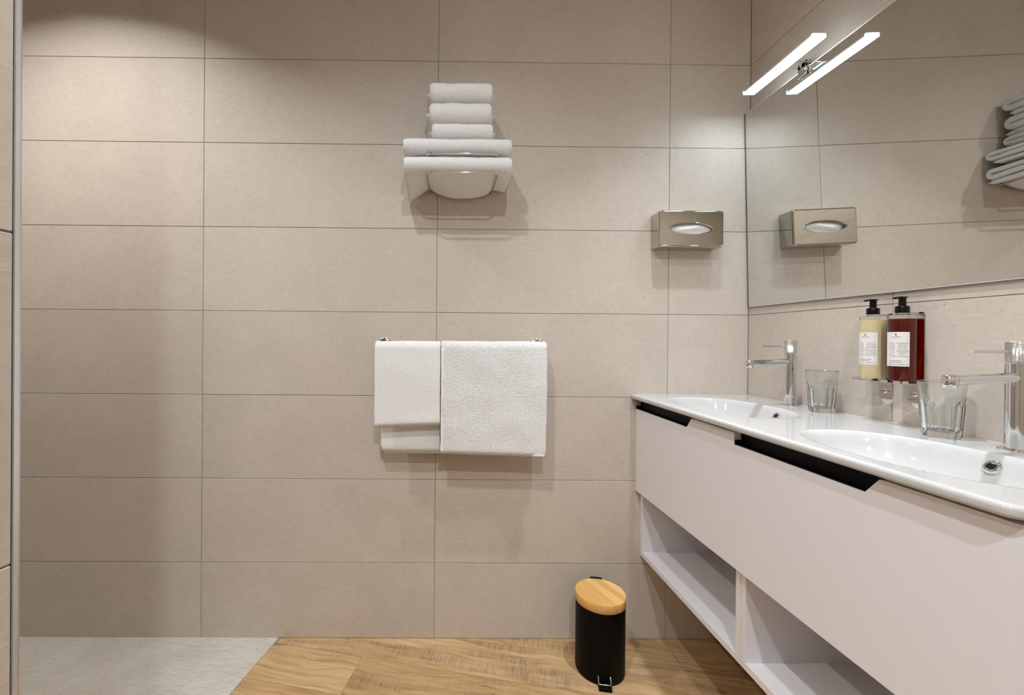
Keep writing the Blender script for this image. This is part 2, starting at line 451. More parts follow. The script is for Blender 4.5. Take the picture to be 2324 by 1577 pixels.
# ------------------------------------------------------------------ floor
tv = (math.cos(PA), -math.sin(PA)); nv = (math.sin(PA), math.cos(PA))
TB = -1.764                                  # plank ends meet the shower floor here
room = [(-3.10, -3.1), (0.0, -3.1), (0.0, 0.006), (-3.10, 0.006)]
bm = bmesh.new(); prism(bm, [(-3.12, -3.1), (0.02, -3.1), (0.02, 0.02), (-3.12, 0.02)], 'z', -0.10, -0.0065)
floor = obj('floor', bm, m_grout, kind='structure')
PW = 0.171
for k in range(-2, 20):
    n1 = -0.221 - PW * (k - 1); n0 = n1 - PW
    seq = {2: [-2.4, -1.4125, -0.19, 1.2], 1: [-2.6, -1.95, -0.73 + 0.9, 1.4], 0: [-2.2, -1.30, 0.05, 1.3], -1: [-2.0, -0.9, 0.6], 3: [-2.9, -0.62, 0.6, 1.8]}.get(k)
    if seq is None:
        s0 = -2.6 + random.uniform(0, 1.0); seq = [s0 + 1.22 * i for i in range(5)]
        if s0 > TB: seq = [s0 - 1.22] + seq
    for s0, s1 in zip(seq[:-1], seq[1:]):
        s0 = max(s0, TB)
        if s1 - s0 < 0.02: continue
        poly = [(tv[0] * s + nv[0] * n, tv[1] * s + nv[1] * n) for s, n in ((s0 + .0004, n0 + .0004), (s1 - .0004, n0 + .0004), (s1 - .0004, n1 - .0004), (s0 + .0004, n1 - .0004))]
        for a in ((1, 0, 0.0), (-1, 0, 3.10), (0, 1, 0.006), (0, -1, 3.1)):
            poly = clip(poly, *a)
            if len(poly) < 3: break
        if len(poly) < 3: continue
        bm = bmesh.new(); prism(bm, poly, 'z', -0.006, random.uniform(-0.0003, 0.0))
        obj('plank', bm, m_wood, floor)
poly = clip(room, tv[0], tv[1], TB)
bm = bmesh.new(); prism(bm, poly, 'z', -0.006, 0.0012); obj('floor_shower', bm, m_shower, kind='structure')

# ------------------------------------------------------------------ ceiling downlights and added rear fill
def downlight(i, x, y, wat, cone, colr, label):
    t = empty('recessed_downlight', (x, y, CEIL), label=label, cat='light', group='ceiling downlights')
    bm = bmesh.new(); lathe(bm, [(0.034, -0.0005), (0.034, -0.004), (0.046, -0.005), (0.0475, -0.003), (0.0475, -0.0005)], 32)
    obj('rim', bm, m_chrome, t, True, 40)
    bm = bmesh.new(); lathe(bm, [(0.0, -0.002), (0.033, -0.002), (0.033, -0.0005), (0, -0.0005)], 32)
    obj('lamp_glass', bm, m_spot, t)
    ld = bpy.data.lights.new('downlight_beam', 'AREA'); ld.energy = wat; ld.color = colr
    ld.shape = 'DISK'; ld.size = 0.07; ld.spread = math.radians(cone)
    lo = bpy.data.objects.new('downlight_beam', ld); link(lo); lo.parent = t; lo.location = (0, 0, -0.008)
DL = ['round recessed ceiling downlight over the shower floor', 'round recessed ceiling downlight in front of the towel rack',
      'round recessed ceiling downlight above the washbasin front', 'unseen ceiling fill light added at the rear of the room']
for i, d in enumerate(DOWN): downlight(i, *d, DL[i])

# ------------------------------------------------------------------ vanity
XF, XC, XL, ZT = -0.434, -0.4555, -0.413, 0.9485
def skew(bm):
    for v in bm.verts: v.co.x *= (1 + 0.034 * v.co.y)
    return bm
def bowl_depth(x, y):
    d = 0.0
    for cy in (-0.284, -0.843):
        ux, uy = abs((x + 0.276) / 0.133), abs((y - cy + 0.018) / 0.200)
        s = (ux ** 2.35 + uy ** 2.35) ** (1 / 2.35)
        if s < 1.04:
            t = min(1.0, max(0.0, (1.04 - s) / 0.62))
            d = 0.098 * (1 - (1 - t) ** 2.4) * min(1.0, ((1.04 - s) / 0.10)) ** 0.55 if s < 1.04 else 0
    return d
basin = empty('double_washbasin', (0, 0, 0), label='long white ceramic double washbasin top with two sunken bowls', cat='washbasin')
bm = bmesh.new()
xa, xb, ya, yb = XC, -0.0005, -1.125, -0.0005
NX, NY, RC, RB = 96, 224, 0.016, 0.007
grid = []
for j in range(NY + 1):
    row = []
    for i in range(NX + 1):
        x = (xa + RB) + (xb - xa - RB) * i / NX; y = (ya + RB) + (yb - ya - RB) * j / NY
        for (cx_, cy_, sx, sy) in ((xa + RB + RC, ya + RB + RC, -1, -1), (xa + RB + RC, yb - RC, -1, 1)):
            if (x - cx_) * sx > 0 and (y - cy_) * sy > 0:
                v = Vector((x - cx_, y - cy_)); 
                if v.length > RC: v = v.normalized() * RC; x, y = cx_ + v.x, cy_ + v.y
        row.append(bm.verts.new((x, y, ZT - bowl_depth(x, y))))
    grid.append(row)
for j in range(NY):
    for i in range(NX):
        bm.faces.new((grid[j][i], grid[j][i + 1], grid[j + 1][i + 1], grid[j + 1][i]))
# rounded lip round the front and the near end, then the underside
border = [grid[0][i] for i in range(NX, -1, -1)] + [grid[j][0] for j in range(1, NY + 1)] + [grid[NY][i] for i in range(1, NX + 1)]
def outward(v):
    x, y = v.co.x, v.co.y
    cx_ = xa + RB + RC
    if y > yb - RC - 1e-6:
        if x < cx_ and y < yb - 1e-7: return Vector((x - cx_, y - (yb - RC), 0)).normalized()
        return Vector((-1, 0, 0)) if x < xa + RB + 1e-5 else Vector((0, 0, 0))
    if y < ya + RB + RC:
        if x < cx_: return Vector((x - cx_, y - (ya + RB + RC), 0)).normalized()
        return Vector((0, -1, 0))
    return Vector((-1, 0, 0))
prev = border
outs = [outward(v) for v in border]
steps = [(RB * math.sin(a), -RB * (1 - math.cos(a))) for a in (PI / 10, PI / 5, 3 * PI / 10, 2 * PI / 5, PI / 2)]
steps += [(RB, -0.0125), (RB * 0.85, -0.0165), (RB * 0.3, -0.0185), (-0.03, -0.0185)]
for (o_, dz) in steps:
    cur = [bm.verts.new((v.co.x + n.x * o_, min(v.co.y + n.y * o_, -0.0005), ZT + dz)) for v, n in zip(border, outs)]
    for a in range(len(border) - 1):
        try: bm.faces.new((prev[a], prev[a + 1], cur[a + 1], cur[a]))
        except ValueError: pass
    prev = cur
skew(bm)
bo = obj('basin_top', bm, m_ceramic, basin, True, 60)
# underside body of each bowl, hidden inside the cabinet
for cy in (-0.284, -0.843):
    oy = cy - (0.060 if cy > -0.5 else 0.024)
    n = Vector((-0.80, 0, 0.60)).normalized()
    mt = n.to_track_quat('Z', 'Y').to_matrix().to_4x4()
    # seat the overflow ring on the rear slope of the bowl
    best = min((abs((ZT - bowl_depth(x / 1000 / (1 + 0.034 * oy), oy)) - 0.925), x / 1000) for x in range(-200, -140))
    pos = Vector((best[1], oy, 0.925)) + n * 0.0005
    bm = bmesh.new()
    lathe(bm, [(0.0076, 0.0), (0.0076, 0.0032), (0.0094, 0.0040), (0.0130, 0.0028), (0.0142, 0.0), (0.0142, -0.004), (0.0076, -0.004)], 40, pos, mt)
    ring = obj('overflow_ring', bm, m_chrome, basin, True, 50, label='round chrome overflow ring')
    bm = bmesh.new(); lathe(bm, [(0, 0.0012), (0.0075, 0.0012), (0.0075, -0.003), (0, -0.003)], 24, pos, mt)
    obj('overflow_hole', bm, m_dark, ring)
    bm = bmesh.new(); zb = ZT - bowl_depth(-0.283, cy)
    lathe(bm, [(0, 0.006), (0.024, 0.0055), (0.031, 0.003), (0.032, 0.0), (0, 0.0)], 40, (-0.283 * (1 + 0.034 * cy), cy, zb))
    obj('drain_plug', bm, m_chrome, basin, True, 50, label='round chrome drain plug')

def vanity_unit(ya, yb, ntop, nbot, first, label):
    """ya far end, yb near end"""
    t = empty('vanity_cabinet', (0, 0, 0), label=label, cat='cabinet', group='wall-hung vanity cabinets')
    z0, z1, zl = 0.577, 0.9215, 0.8905
    # drawer front with its handle notch
    bm = bmesh.new()
    e = 0.0002
    prism(bm, [(ya - e, z0), (ya - e, zl), (nbot, zl), (ntop, z1), (yb + e, z1), (yb + e, z0)], 'x', XF, XF + 0.0185)
    dr = obj('drawer', skew(bm), m_lam, t, label='white drawer front with a slanted notch at one end')
    bm = bmesh.new()
    box(bm, XF + 0.0035, XF + 0.0180, nbot - 0.001, ya - 0.003 if not first else ya - 0.001, zl, zl + 0.0020)
    prism(bm, [(ya - 0.003, zl), (nbot, zl), (ntop, z1), (ya - 0.003, z1)], 'x', XF + 0.0182, XF + 0.0200)
    prism(bm, [(ya - 0.0005, zl + 0.0005), (ya - 0.0005, zl + 0.0125), (ya - 0.006, zl + 0.0125), (ya - 0.006, zl + 0.0005)], 'x', XF + 0.001, XF + 0.0185)
    prism(bm, [(nbot - 0.0012, zl), (ntop - 0.0012, z1), (ntop + 0.0012, z1), (nbot + 0.0012, zl)], 'x', XF + 0.001, XF + 0.0185)
    obj('handle', skew(bm), m_black, dr, label='black recessed edge pull')
    # carcass
    g = 0.0006
    bm = bmesh.new(); box(bm, XL + 0.001, -0.004, yb + g, ya - g, 0.58, 0.598); obj('mid_panel', skew(bm), m_lam, t)
    bm = bmesh.new(); box(bm, XL, -0.004, yb + g, ya - g, 0.3265, 0.345, 0.0006, 1); obj('bottom_panel', skew(bm), m_lam, t)
    for (a, b) in ((ya - 0.0185, ya - g), (yb + g, yb + 0.0185)):
        bm = bmesh.new(); box(bm, XL, -0.004, a, b, 0.345, 0.58, 0.0006, 1)
        obj('side_panel', skew(bm), m_lam, t)
        bm = bmesh.new(); box(bm, XL + 0.001, -0.004, a, b, 0.598, 0.905)
        obj('side_panel', skew(bm), m_lam, t)
    bm = bmesh.new(); box(bm, -0.022, -0.004, yb + 0.0185, ya - 0.0185, 0.345, 0.58); obj('back_panel', skew(bm), m_lam, t)
    bm = bmesh.new(); box(bm, XL + 0.001, XL + 0.012, yb + 0.0185, ya - 0.0185, 0.598, 0.886); obj('apron', skew(bm), m_black, t)
    return t
vanity_unit(-0.0012, -0.5635, -0.3734, -0.3480, True, 'white wall-hung drawer cabinet with open shelf, against the tiled back wall')
vanity_unit(-0.5637, -1.1225, -0.9310, -0.9050, False, 'white wall-hung drawer cabinet with open shelf, nearest the camera')

# ------------------------------------------------------------------ mixer taps
def tap(x, y, label):
    t = empty('mixer_tap', (x, y, ZT), label=label, cat='tap', group='chrome mixer taps')
    bm = bmesh.new(); lathe(bm, [(0, 0), (0.0255, 0), (0.0262, 0.0015), (0.0255, 0.0045), (0.021, 0.0055), (0, 0.0055)], 48); obj('base_ring', bm, m_chrome, t, True, 40)
    R = 0.0168
    bm = bmesh.new(); lathe(bm, [(0, 0.005), (R, 0.005), (R, 0.1675), (R - 0.001, 0.1685), (0, 0.1685)], 48); obj('body', bm, m_chrome, t, True, 40)
    hp = obj('handle', bpy.data.meshes.new('handle'), None, t)
    bm = bmesh.new(); lathe(bm, [(0, 0.1697), (R - 0.0012, 0.1697), (R, 0.1705), (R, 0.2085), (R - 0.0008, 0.2098), (0, 0.2098)], 48)
    me = hp.data; bmesh.ops.recalc_face_normals(bm, faces=bm.faces[:]); bm.to_mesh(me); bm.free(); me.materials.append(m_knurl)
    for p in me.polygons: p.use_smooth = True
    me.set_sharp_from_angle(angle=math.radians(40))
    bm = bmesh.new(); tube(bm, [(-0.010, 0, 0.1905), (-0.0885, 0, 0.1905), (-0.0900, 0, 0.1905)], 0.0029, 12); obj('lever', bm, m_chrome, hp, True, 40)
    # spout: flattened round bar with a vertical outlet at its end
    bm = bmesh.new()
    pts = [(-0.006, 0, 0.1415), (-0.05, 0, 0.1395), (-0.10, 0, 0.137), (-0.128, 0, 0.1355)]
    tube(bm, pts, 0.0120, 28, ry=0.0098)
    obj('spout', bm, m_chrome, t, True, 50)
    bm = bmesh.new(); lathe(bm, [(0, 0.1205), (0.0098, 0.1205), (0.0104, 0.1215), (0.0118, 0.130), (0.0118, 0.1415), (0.0095, 0.1446), (0, 0.1452)], 36, (-0.1315, 0, 0))
    obj('outlet', bm, m_chrome, t, True, 50)
    return t
tap(-0.061, -0.284, 'chrome mixer tap on the basin end next to the tiled back wall')
tap(-0.066, -0.843, 'chrome mixer tap nearest the camera, cut by the picture edge')

# ------------------------------------------------------------------ drinking glasses
def tumbler(x, y, rz, label):
    t = empty('drinking_glass', (x, y, ZT), rz, label=label, cat='glass', group='clear tumblers on the washbasin')
    Hh, n = 0.1215, 96
    def ro(z):
        u = z / Hh
        return 0.0295 + 0.0085 * u
    def flute(r, z, a):
        if z < 0.0805 and r > 0.012:
            w = 10
            c = (a * w / (2 * PI)) % 1.0
            cut = 1.0 - 0.085 * math.sin(PI * c) ** 0.8 * min(1.0, (0.0805 - z) / 0.010)
            return r * cut
        return r
    prof = [(0, 0.0008), (0.022, 0.0006), (0.0275, 0.0), (0.0292, 0.0012)]
    prof += [(ro(z) + (0.0012 if z < 0.072 else 0.0012 * max(0, (0.084 - z) / 0.012)), z) for z in (0.004, 0.010, 0.018, 0.03, 0.045, 0.06, 0.07, 0.074, 0.078, 0.082, 0.088, 0.097, 0.108, Hh - 0.0009)]
    prof += [(ro(Hh) - 0.0008, Hh), (ro(Hh) - 0.0018, Hh - 0.0009)]
    prof_in = [(ro(z) - (0.0022 if z > 0.08 else 0.0034), z) for z in (0.108, 0.097, 0.086, 0.078, 0.065, 0.045, 0.03, 0.018)] + [(0.0255, 0.0135), (0.020, 0.012), (0, 0.0115)]
    bm = bmesh.new()
    k = len(prof)
    def rf(r, z, a): return flute(r, z, a)
    lathe(bm, prof, n, rfun=rf)
    # drop the auto cap on top, then carry on with the inside wall
    top = [f for f in bm.faces if len(f.verts) > 8]
    bmesh.ops.delete(bm, geom=top, context='FACES_ONLY')
    b2 = bmesh.new(); lathe(b2, [prof[-1]] + prof_in, n)
    bmesh.ops.delete(b2, geom=[f for f in b2.faces if len(f.verts) > 8], context='FACES_ONLY')
    merge(bm, b2)
    bmesh.ops.remove_doubles(bm, verts=bm.verts[:], dist=1e-5)
    obj('tumbler_body', bm, m_glass, t, True, 35)
    return t
tumbler(-0.055, -0.395, 0.1, 'clear fluted drinking glass beside the tap at the back wall')
tumbler(-0.068, -0.716, 0.3, 'clear fluted drinking glass nearest the camera, behind the spout')

# ------------------------------------------------------------------ mirror
def mx(z): return -0.0068 - 0.0269 * (z - 1.369)
zt_, zb_ = 2.0288, 1.2856
bm = bmesh.new()
def mir(th0, th1, ins):
    vs = []
    for th in (th0, th1):
        vs += [bm.verts.new((mx(z) + th, y, z)) for (y, z) in ((-0.006 - ins, zb_ + ins), (-1.16 + ins, zb_ + ins), (-1.16 + ins, zt_ - ins), (-0.006 - ins, zt_ - ins))]
    return vs
v = mir(0.0, 0.004, 0.0)
f = bm.faces.new(v[:4]); f.material_index = 0
bm.faces.new(v[4:])
for i in range(4): bm.faces.new((v[i], v[(i + 1) % 4], v[4 + (i + 1) % 4], v[4 + i]))
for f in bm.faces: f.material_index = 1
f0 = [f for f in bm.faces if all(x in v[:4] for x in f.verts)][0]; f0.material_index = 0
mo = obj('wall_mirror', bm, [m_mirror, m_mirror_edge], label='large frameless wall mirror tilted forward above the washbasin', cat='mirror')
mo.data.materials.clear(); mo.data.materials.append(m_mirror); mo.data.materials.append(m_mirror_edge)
# thin polished bevel round the rim
bm = bmesh.new()
def strip(y0, z0, y1, z1):
    A = [(-0.0006 + mx(z0), y0, z0), (-0.0006 + mx(z1), y1, z1)]
    dy_, dz_ = (0.0018 if y0 == y1 and y0 < -1 else (-0.0018 if y0 == y1 else 0)), (0.0018 if z0 == z1 and z0 < 1.5 else (-0.0018 if z0 == z1 else 0))
    P = [A[0], A[1], (mx(z1 + dz_) + 0.0, y1 + dy_, z1 + dz_), (mx(z0 + dz_) + 0.0, y0 + dy_, z0 + dz_)]
    Q = [(p[0] + 0.0006, p[1], p[2]) for p in P]
    a = [bm.verts.new(p) for p in P]; b = [bm.verts.new(p) for p in Q]
    bm.faces.new(a); bm.faces.new(b)
    for i in range(4): bm.faces.new((a[i], a[(i + 1) % 4], b[(i + 1) % 4], b[i]))
strip(-0.006, zt_, -1.16, zt_)
obj('bevelled_rim', bm, m_trim, mo)
bm = bmesh.new(); strip(-0.006, zb_, -1.16, zb_)
obj('bevelled_rim', bm, m_trim, mo)
# dark strip on the edge of the glass, at the end by the corner and below the lower rim
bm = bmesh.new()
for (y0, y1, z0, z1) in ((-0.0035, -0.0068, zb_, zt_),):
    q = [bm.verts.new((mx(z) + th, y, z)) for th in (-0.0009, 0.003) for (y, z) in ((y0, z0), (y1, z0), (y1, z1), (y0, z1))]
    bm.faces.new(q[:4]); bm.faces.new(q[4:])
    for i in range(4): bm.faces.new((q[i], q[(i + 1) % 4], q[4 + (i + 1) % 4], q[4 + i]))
obj('dark_edge', bm, m_mirror_edge, mo, label='dark strip on the glass edge')
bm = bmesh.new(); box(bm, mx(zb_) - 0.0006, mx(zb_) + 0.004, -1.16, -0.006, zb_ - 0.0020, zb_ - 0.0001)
obj('dark_edge', bm, m_mirror_edge, mo, label='dark strip on the glass edge')

# ------------------------------------------------------------------ LED mirror lamp
lamp = empty('mirror_lamp', (0, 0, 0), label='lit white bar lamp clamped to the top edge of the mirror', cat='lamp')
lx, lz, ly0, ly1 = -0.102, 2.0385, -0.136, -0.428
bm = bmesh.new(); box(bm, lx - 0.0195, lx + 0.0195, ly1 + 0.0036, ly0 - 0.0036, lz - 0.0105, lz - 0.0072, 0.0012, 2)
obj('diffuser', bm, m_led, lamp, label='glowing white diffuser')
bm = bmesh.new()
prism(bm, rrect(0.0400, 0.0065, 0.0020, 3, lx, lz - 0.0038), 'y', ly0 - 0.003, ly1 + 0.003)
hs = obj('housing', bm, m_plastic, lamp, True, 30)
for (a, b) in ((ly0, ly0 - 0.0035), (ly1 + 0.0035, ly1)):
    bm = bmesh.new(); prism(bm, rrect(0.0410, 0.0130, 0.003, 4, lx, lz - 0.0050), 'y', a, b)
    obj('end_cap', bm, m_cap, lamp, label='glowing white end cap')
yc = (ly0 + ly1) / 2
bm = bmesh.new(); box(bm, lx - 0.012, -0.006, yc - 0.020, yc + 0.020, lz - 0.0004, lz + 0.0040, 0.0012, 2)
obj('arm', bm, m_chrome, lamp)
bm = bmesh.new()
box(bm, mx(zt_) - 0.0085, mx(zt_) - 0.0012, yc - 0.015, yc + 0.015, zt_ - 0.0235, zt_ + 0.022, 0.0015, 2)
box(bm, mx(zt_) + 0.0048, mx(zt_) + 0.0105, yc - 0.015, yc + 0.015, zt_ - 0.0235, zt_ + 0.022, 0.0015, 2)
box(bm, mx(zt_) - 0.0085, mx(zt_) + 0.0105, yc - 0.015, yc + 0.015, zt_ + 0.0008, zt_ + 0.022, 0.0015, 2)
obj('clamp', bm, m_chrome, lamp)
bm = bmesh.new(); tube(bm, [(mx(zt_) - 0.0086, yc, zt_ + 0.008), (mx(zt_) - 0.0115, yc, zt_ + 0.008)], 0.0045, 16); obj('clamp_screw', bm, m_chrome, lamp, True, 40)

# ------------------------------------------------------------------ tissue box on the back wall
tb = empty('tissue_box', (-0.2617, 0, 1.5700), label='polished steel wall tissue box with an oval slot', cat='tissue box')
w_, h_, d_ = 0.2415, 0.1365, 0.068
bm = bmesh.new()
def rr(w, h, r):
    c = rrect(w, h, r, 6); out = []
    for i, p in enumerate(c):
        q = c[(i + 1) % len(c)]; out.append(p)
        if i % 7 == 6:
            m_ = 20 if abs(q[0] - p[0]) > abs(q[1] - p[1]) else 8
            out += [(p[0] + (q[0] - p[0]) * k / m_, p[1] + (q[1] - p[1]) * k / m_) for k in range(1, m_)]
    return out
def slot(a, b):
    pts = []
    for (u, v) in rr(w_, h_, 0.008):
        t_ = math.atan2(v / (h_ / 2), u / (w_ / 2))
        c_, s_ = math.cos(t_), math.sin(t_)
        pts.append((a * c_, b * math.copysign(abs(s_) ** 1.25, s_)))
    return pts
loops = [(rr(w_, h_, 0.009), 0.0), (rr(w_, h_, 0.009), -(d_ - 0.0070)), (rr(w_ - 0.0012, h_ - 0.0012, 0.0088), -(d_ - 0.0042)), (rr(w_ - 0.0040, h_ - 0.0040, 0.008), -(d_ - 0.0018)), (rr(w_ - 0.0075, h_ - 0.0075, 0.007), -(d_ - 0.0004)),
         (rr(w_ - 0.0105, h_ - 0.0105, 0.006), -d_), (rr(w_ - 0.0118, h_ - 0.0118, 0.0058), -d_ + 0.0007), (slot(0.0835, 0.0240), -d_ + 0.0007), (slot(0.0822, 0.0228), -d_ - 0.0004), (slot(0.0808, 0.0215), -d_ - 0.0002), (slot(0.0793, 0.0203), -d_ + 0.0012), (slot(0.0788, 0.0198), -d_ + 0.0075)]
prev = None
for pts, y in loops:
    cur = [bm.verts.new((u, y, v)) for u, v in pts]
    if prev:
        for i in range(len(cur)): bm.faces.new((prev[i], prev[(i + 1) % len(cur)], cur[(i + 1) % len(cur)], cur[i]))
    prev = cur
tcase = obj('case', bm, m_steel, tb, True, 25)
nl = len(loops[0][0])
for p in tcase.data.polygons:
    if p.index // nl in (0, 6): p.use_smooth = False
bm = bmesh.new(); gx, gz = 28, 12; gr = []
for i in range(gx + 1):
    rw = []
    for k in range(gz + 1):
        u, v = -0.09 + 0.18 * i / gx, -0.027 + 0.054 * k / gz
        fold = 0.010 * math.exp(-((v - 0.004 - 0.004 * math.sin(u * 40)) / 0.010) ** 2) * math.exp(-(u / 0.055) ** 4)
        y = -d_ + 0.0165 - fold + 0.0015 * noise.noise(Vector((u * 60, v * 60, 3)))
        rw.append(bm.verts.new((u, y, v)))
    gr.append(rw)
for i in range(gx):
    for k in range(gz): bm.faces.new((gr[i][k], gr[i + 1][k], gr[i + 1][k + 1], gr[i][k + 1]))
ti = obj('tissue', bm, m_tissue, tb, True); 
md = ti.modifiers.new('thick', 'SOLIDIFY'); md.thickness = 0.002; md.offset = 1

# ------------------------------------------------------------------ cloth builders
def sheet(bm, path, t, x0f, x1f, nx=40, amp=0.002, freq=9.0, seed=0.0, post=None):
    """thick cloth following a path in (y,z), extruded along x; x0f/x1f give the side edges at path fraction u"""
    P = [Vector((0, a, b)) for a, b in path]; m = len(P)
    L_ = [0.0]
    for a, b in zip(P[:-1], P[1:]): L_.append(L_[-1] + (b - a).length)
    tot = L_[-1]
    top, bot = [], []
    for i in range(m):
        d = (P[min(i + 1, m - 1)] - P[max(i - 1, 0)]).normalized()
        nrm = Vector((0, -d.z, d.y))
        u = L_[i] / tot
        de = min(L_[i], tot - L_[i])
        ke = math.sqrt(max(0.05, min(1.0, de / (t * 0.55)) * (2 - min(1.0, de / (t * 0.55)))))
        x0, x1 = x0f(u), x1f(u)
        ra, rb = [], []
        cols = [0, 0.002, 0.006] + [0.006 + (1 - 0.012) * k / nx for k in range(1, nx)] + [0.994, 0.998, 1.0]
        for c in cols:
            x = x0 + (x1 - x0) * c
            ce = min(c, 1 - c) * abs(x1 - x0)
            kc = math.sqrt(max(0.10, min(1.0, ce / (t * 0.45)) * (2 - min(1.0, ce / (t * 0.45)))))
            q = Vector((x * freq, L_[i] * freq, seed))
            w = amp * (noise.noise(q) + 0.5 * noise.noise(q * 2.3))
            hgt = t / 2 * ke * kc * (1 + 0.10 * noise.noise(q * 4.1))
            for lst, s in ((ra, 1), (rb, -1)):
                p = P[i] + nrm * (w + s * hgt); p.x = x + 0.0012 * noise.noise(Vector((L_[i] * 30, seed, 5 if c < .5 else 9)))
                if post: p = post(p, u, s)
                lst.append(bm.verts.new(p))
        top.append(ra); bot.append(rb)
    n = len(top[0])
    for i in range(m - 1):
        for k in range(n - 1):
            bm.faces.new((top[i][k], top[i][k + 1], top[i + 1][k + 1], top[i + 1][k]))
            bm.faces.new((bot[i][k], bot[i + 1][k], bot[i + 1][k + 1], bot[i][k + 1]))
        bm.faces.new((top[i][0], top[i + 1][0], bot[i + 1][0], bot[i][0]))
        bm.faces.new((top[i][-1], bot[i][-1], bot[i + 1][-1], top[i + 1][-1]))
    for i in (0, m - 1):
        for k in range(n - 1):
            bm.faces.new((top[i][k], bot[i][k], bot[i][k + 1], top[i][k + 1]) if i == 0 else (top[i][k], top[i][k + 1], bot[i][k + 1], bot[i][k]))
def seg(a, b, n): return [(a[0] + (b[0] - a[0]) * i / n, a[1] + (b[1] - a[1]) * i / n) for i in range(n + 1)]
def arc(c, r, a0, a1, n): return [(c[0] + r * math.cos(a0 + (a1 - a0) * i / n), c[1] + r * math.sin(a0 + (a1 - a0) * i / n)) for i in range(n + 1)]
def join(*parts):
    out = []
    for p in parts:
        for q in p:
            if not out or (abs(out[-1][0] - q[0]) + abs(out[-1][1] - q[1])) > 1e-6: out.append(q)
    return out

# ------------------------------------------------------------------ towel rail with two draped towels
RY, RZ = -0.075, 1.1180
rail = empty('towel_rail', (-1.111, 0, RZ), label='chrome towel rail on the back wall, mostly hidden under two towels', cat='towel rail')
bm = bmesh.new(); tube(bm, [(-0.3125, RY, 0), (0.3125, RY, 0)], 0.0075, 20); obj('bar', bm, m_chrome, rail, True, 50)
for s in (-1, 1):
    bm = bmesh.new(); mt = Matrix.Rotation(s * PI / 2, 4, 'Y'); lathe(bm, [(0, 0.3185), (0.006, 0.3175), (0.0098, 0.313), (0.0098, 0.307), (0.007, 0.302), (0, 0.3015)], 20, (0, RY, 0), mt); obj('end_knob', bm, m_chrome, rail, True, 50)
    bm = bmesh.new(); tube(bm, [(s * 0.289, -0.004, 0.004), (s * 0.289, RY, 0)], 0.0065, 16); obj('post', bm, m_chrome, rail, True, 50)
    bm = bmesh.new(); mt = Matrix.Rotation(PI / 2, 4, 'X'); lathe(bm, [(0, 0.0002), (0.027, 0.0002), (0.027, 0.005), (0.023, 0.008), (0, 0.009)], 32, (s * 0.289, 0, 0.012), mt); obj('wall_plate', bm, m_chrome, rail, True, 40)
def drape(bm, r, zf, zb, t, x0f, x1f, seed, amp=0.0016, lean=0.0):
    # y<RY is the side facing the room
    path = join(seg((RY - r - lean, zf), (RY - r, RZ), 26), arc((RY, RZ), r, PI, 0, 14), seg((RY + r, RZ), (RY + r * 0.9 + 0.0, zb), 26))
    sheet(bm, path, t, x0f, x1f, 44, amp, 8.0, seed)
X = -1.111
bm = bmesh.new()
drape(bm, 0.0118, 0.853, 0.737, 0.0062, lambda u: -1.402, lambda u: -1.1875, 1.3)
drape(bm, 0.0180, 0.840, 0.729, 0.0062, lambda u: -1.410 if u < 0.5 else -1.392, lambda u: -1.1868, 2.7)
drape(bm, 0.0242, 0.846, 0.745, 0.0062, lambda u: -1.4245 if u < 0.5 else -1.408, lambda u: -1.1872, 4.1, 0.0022, 0.002)
# front hem dips a little towards the left corner
for v in bm.verts:
    if v.co.y < RY and v.co.z < 0.95: v.co.z -= 0.012 * (0.95 - v.co.z) / 0.11 * (-(v.co.x + 1.186) / 0.24)
obj('folded_hand_towel', bm, m_towel, smooth=True, label='narrow white towel folded over the left end of the towel rail', cat='towel', group='towels on the rail')
bm = bmesh.new()
drape(bm, 0.0120, 0.742, 0.738, 0.0062, lambda u: -1.180 if u < 0.5 else -1.183, lambda u: -0.805, 11.3)
drape(bm, 0.0184, 0.737, 0.735, 0.0064, lambda u: -1.178, lambda u: -0.801, 12.7)
drape(bm, 0.0250, 0.741, 0.745, 0.0068, lambda u: -1.184, lambda u: -0.8010 - 0.004 * max(0, 0.2 - u) / 0.2, 14.1, 0.0040, 0.003)
for v in bm.verts:
    if v.co.y < RY and v.co.z < 0.95: v.co.z -= 0.010 * (0.95 - v.co.z) / 0.2 * ((v.co.x + 1.184) / 0.38)
rt = obj('bath_towel', bm, m_terry, smooth=True, label='wide white terry bath towel on the right half of the towel rail', cat='towel', group='towels on the rail')
bm = bmesh.new()
sheet(bm, seg((RY - 0.0322, 0.744), (RY - 0.0285, 1.120), 40), 0.0022, lambda u: -1.1842, lambda u: -1.1745, 6, 0.0004, 8.0, 14.1)
obj('hem', bm, m_hem, rt, True, label='flat stitched side hem')
bm = bmesh.new()
prism(bm, [(-0.853, 0.7335), (-0.8085, 0.7325), (-0.8065, 0.760)], 'y', RY - 0.0318, RY - 0.0302)
obj('hem', bm, m_hem, rt, label='flat hem showing at the turned corner')

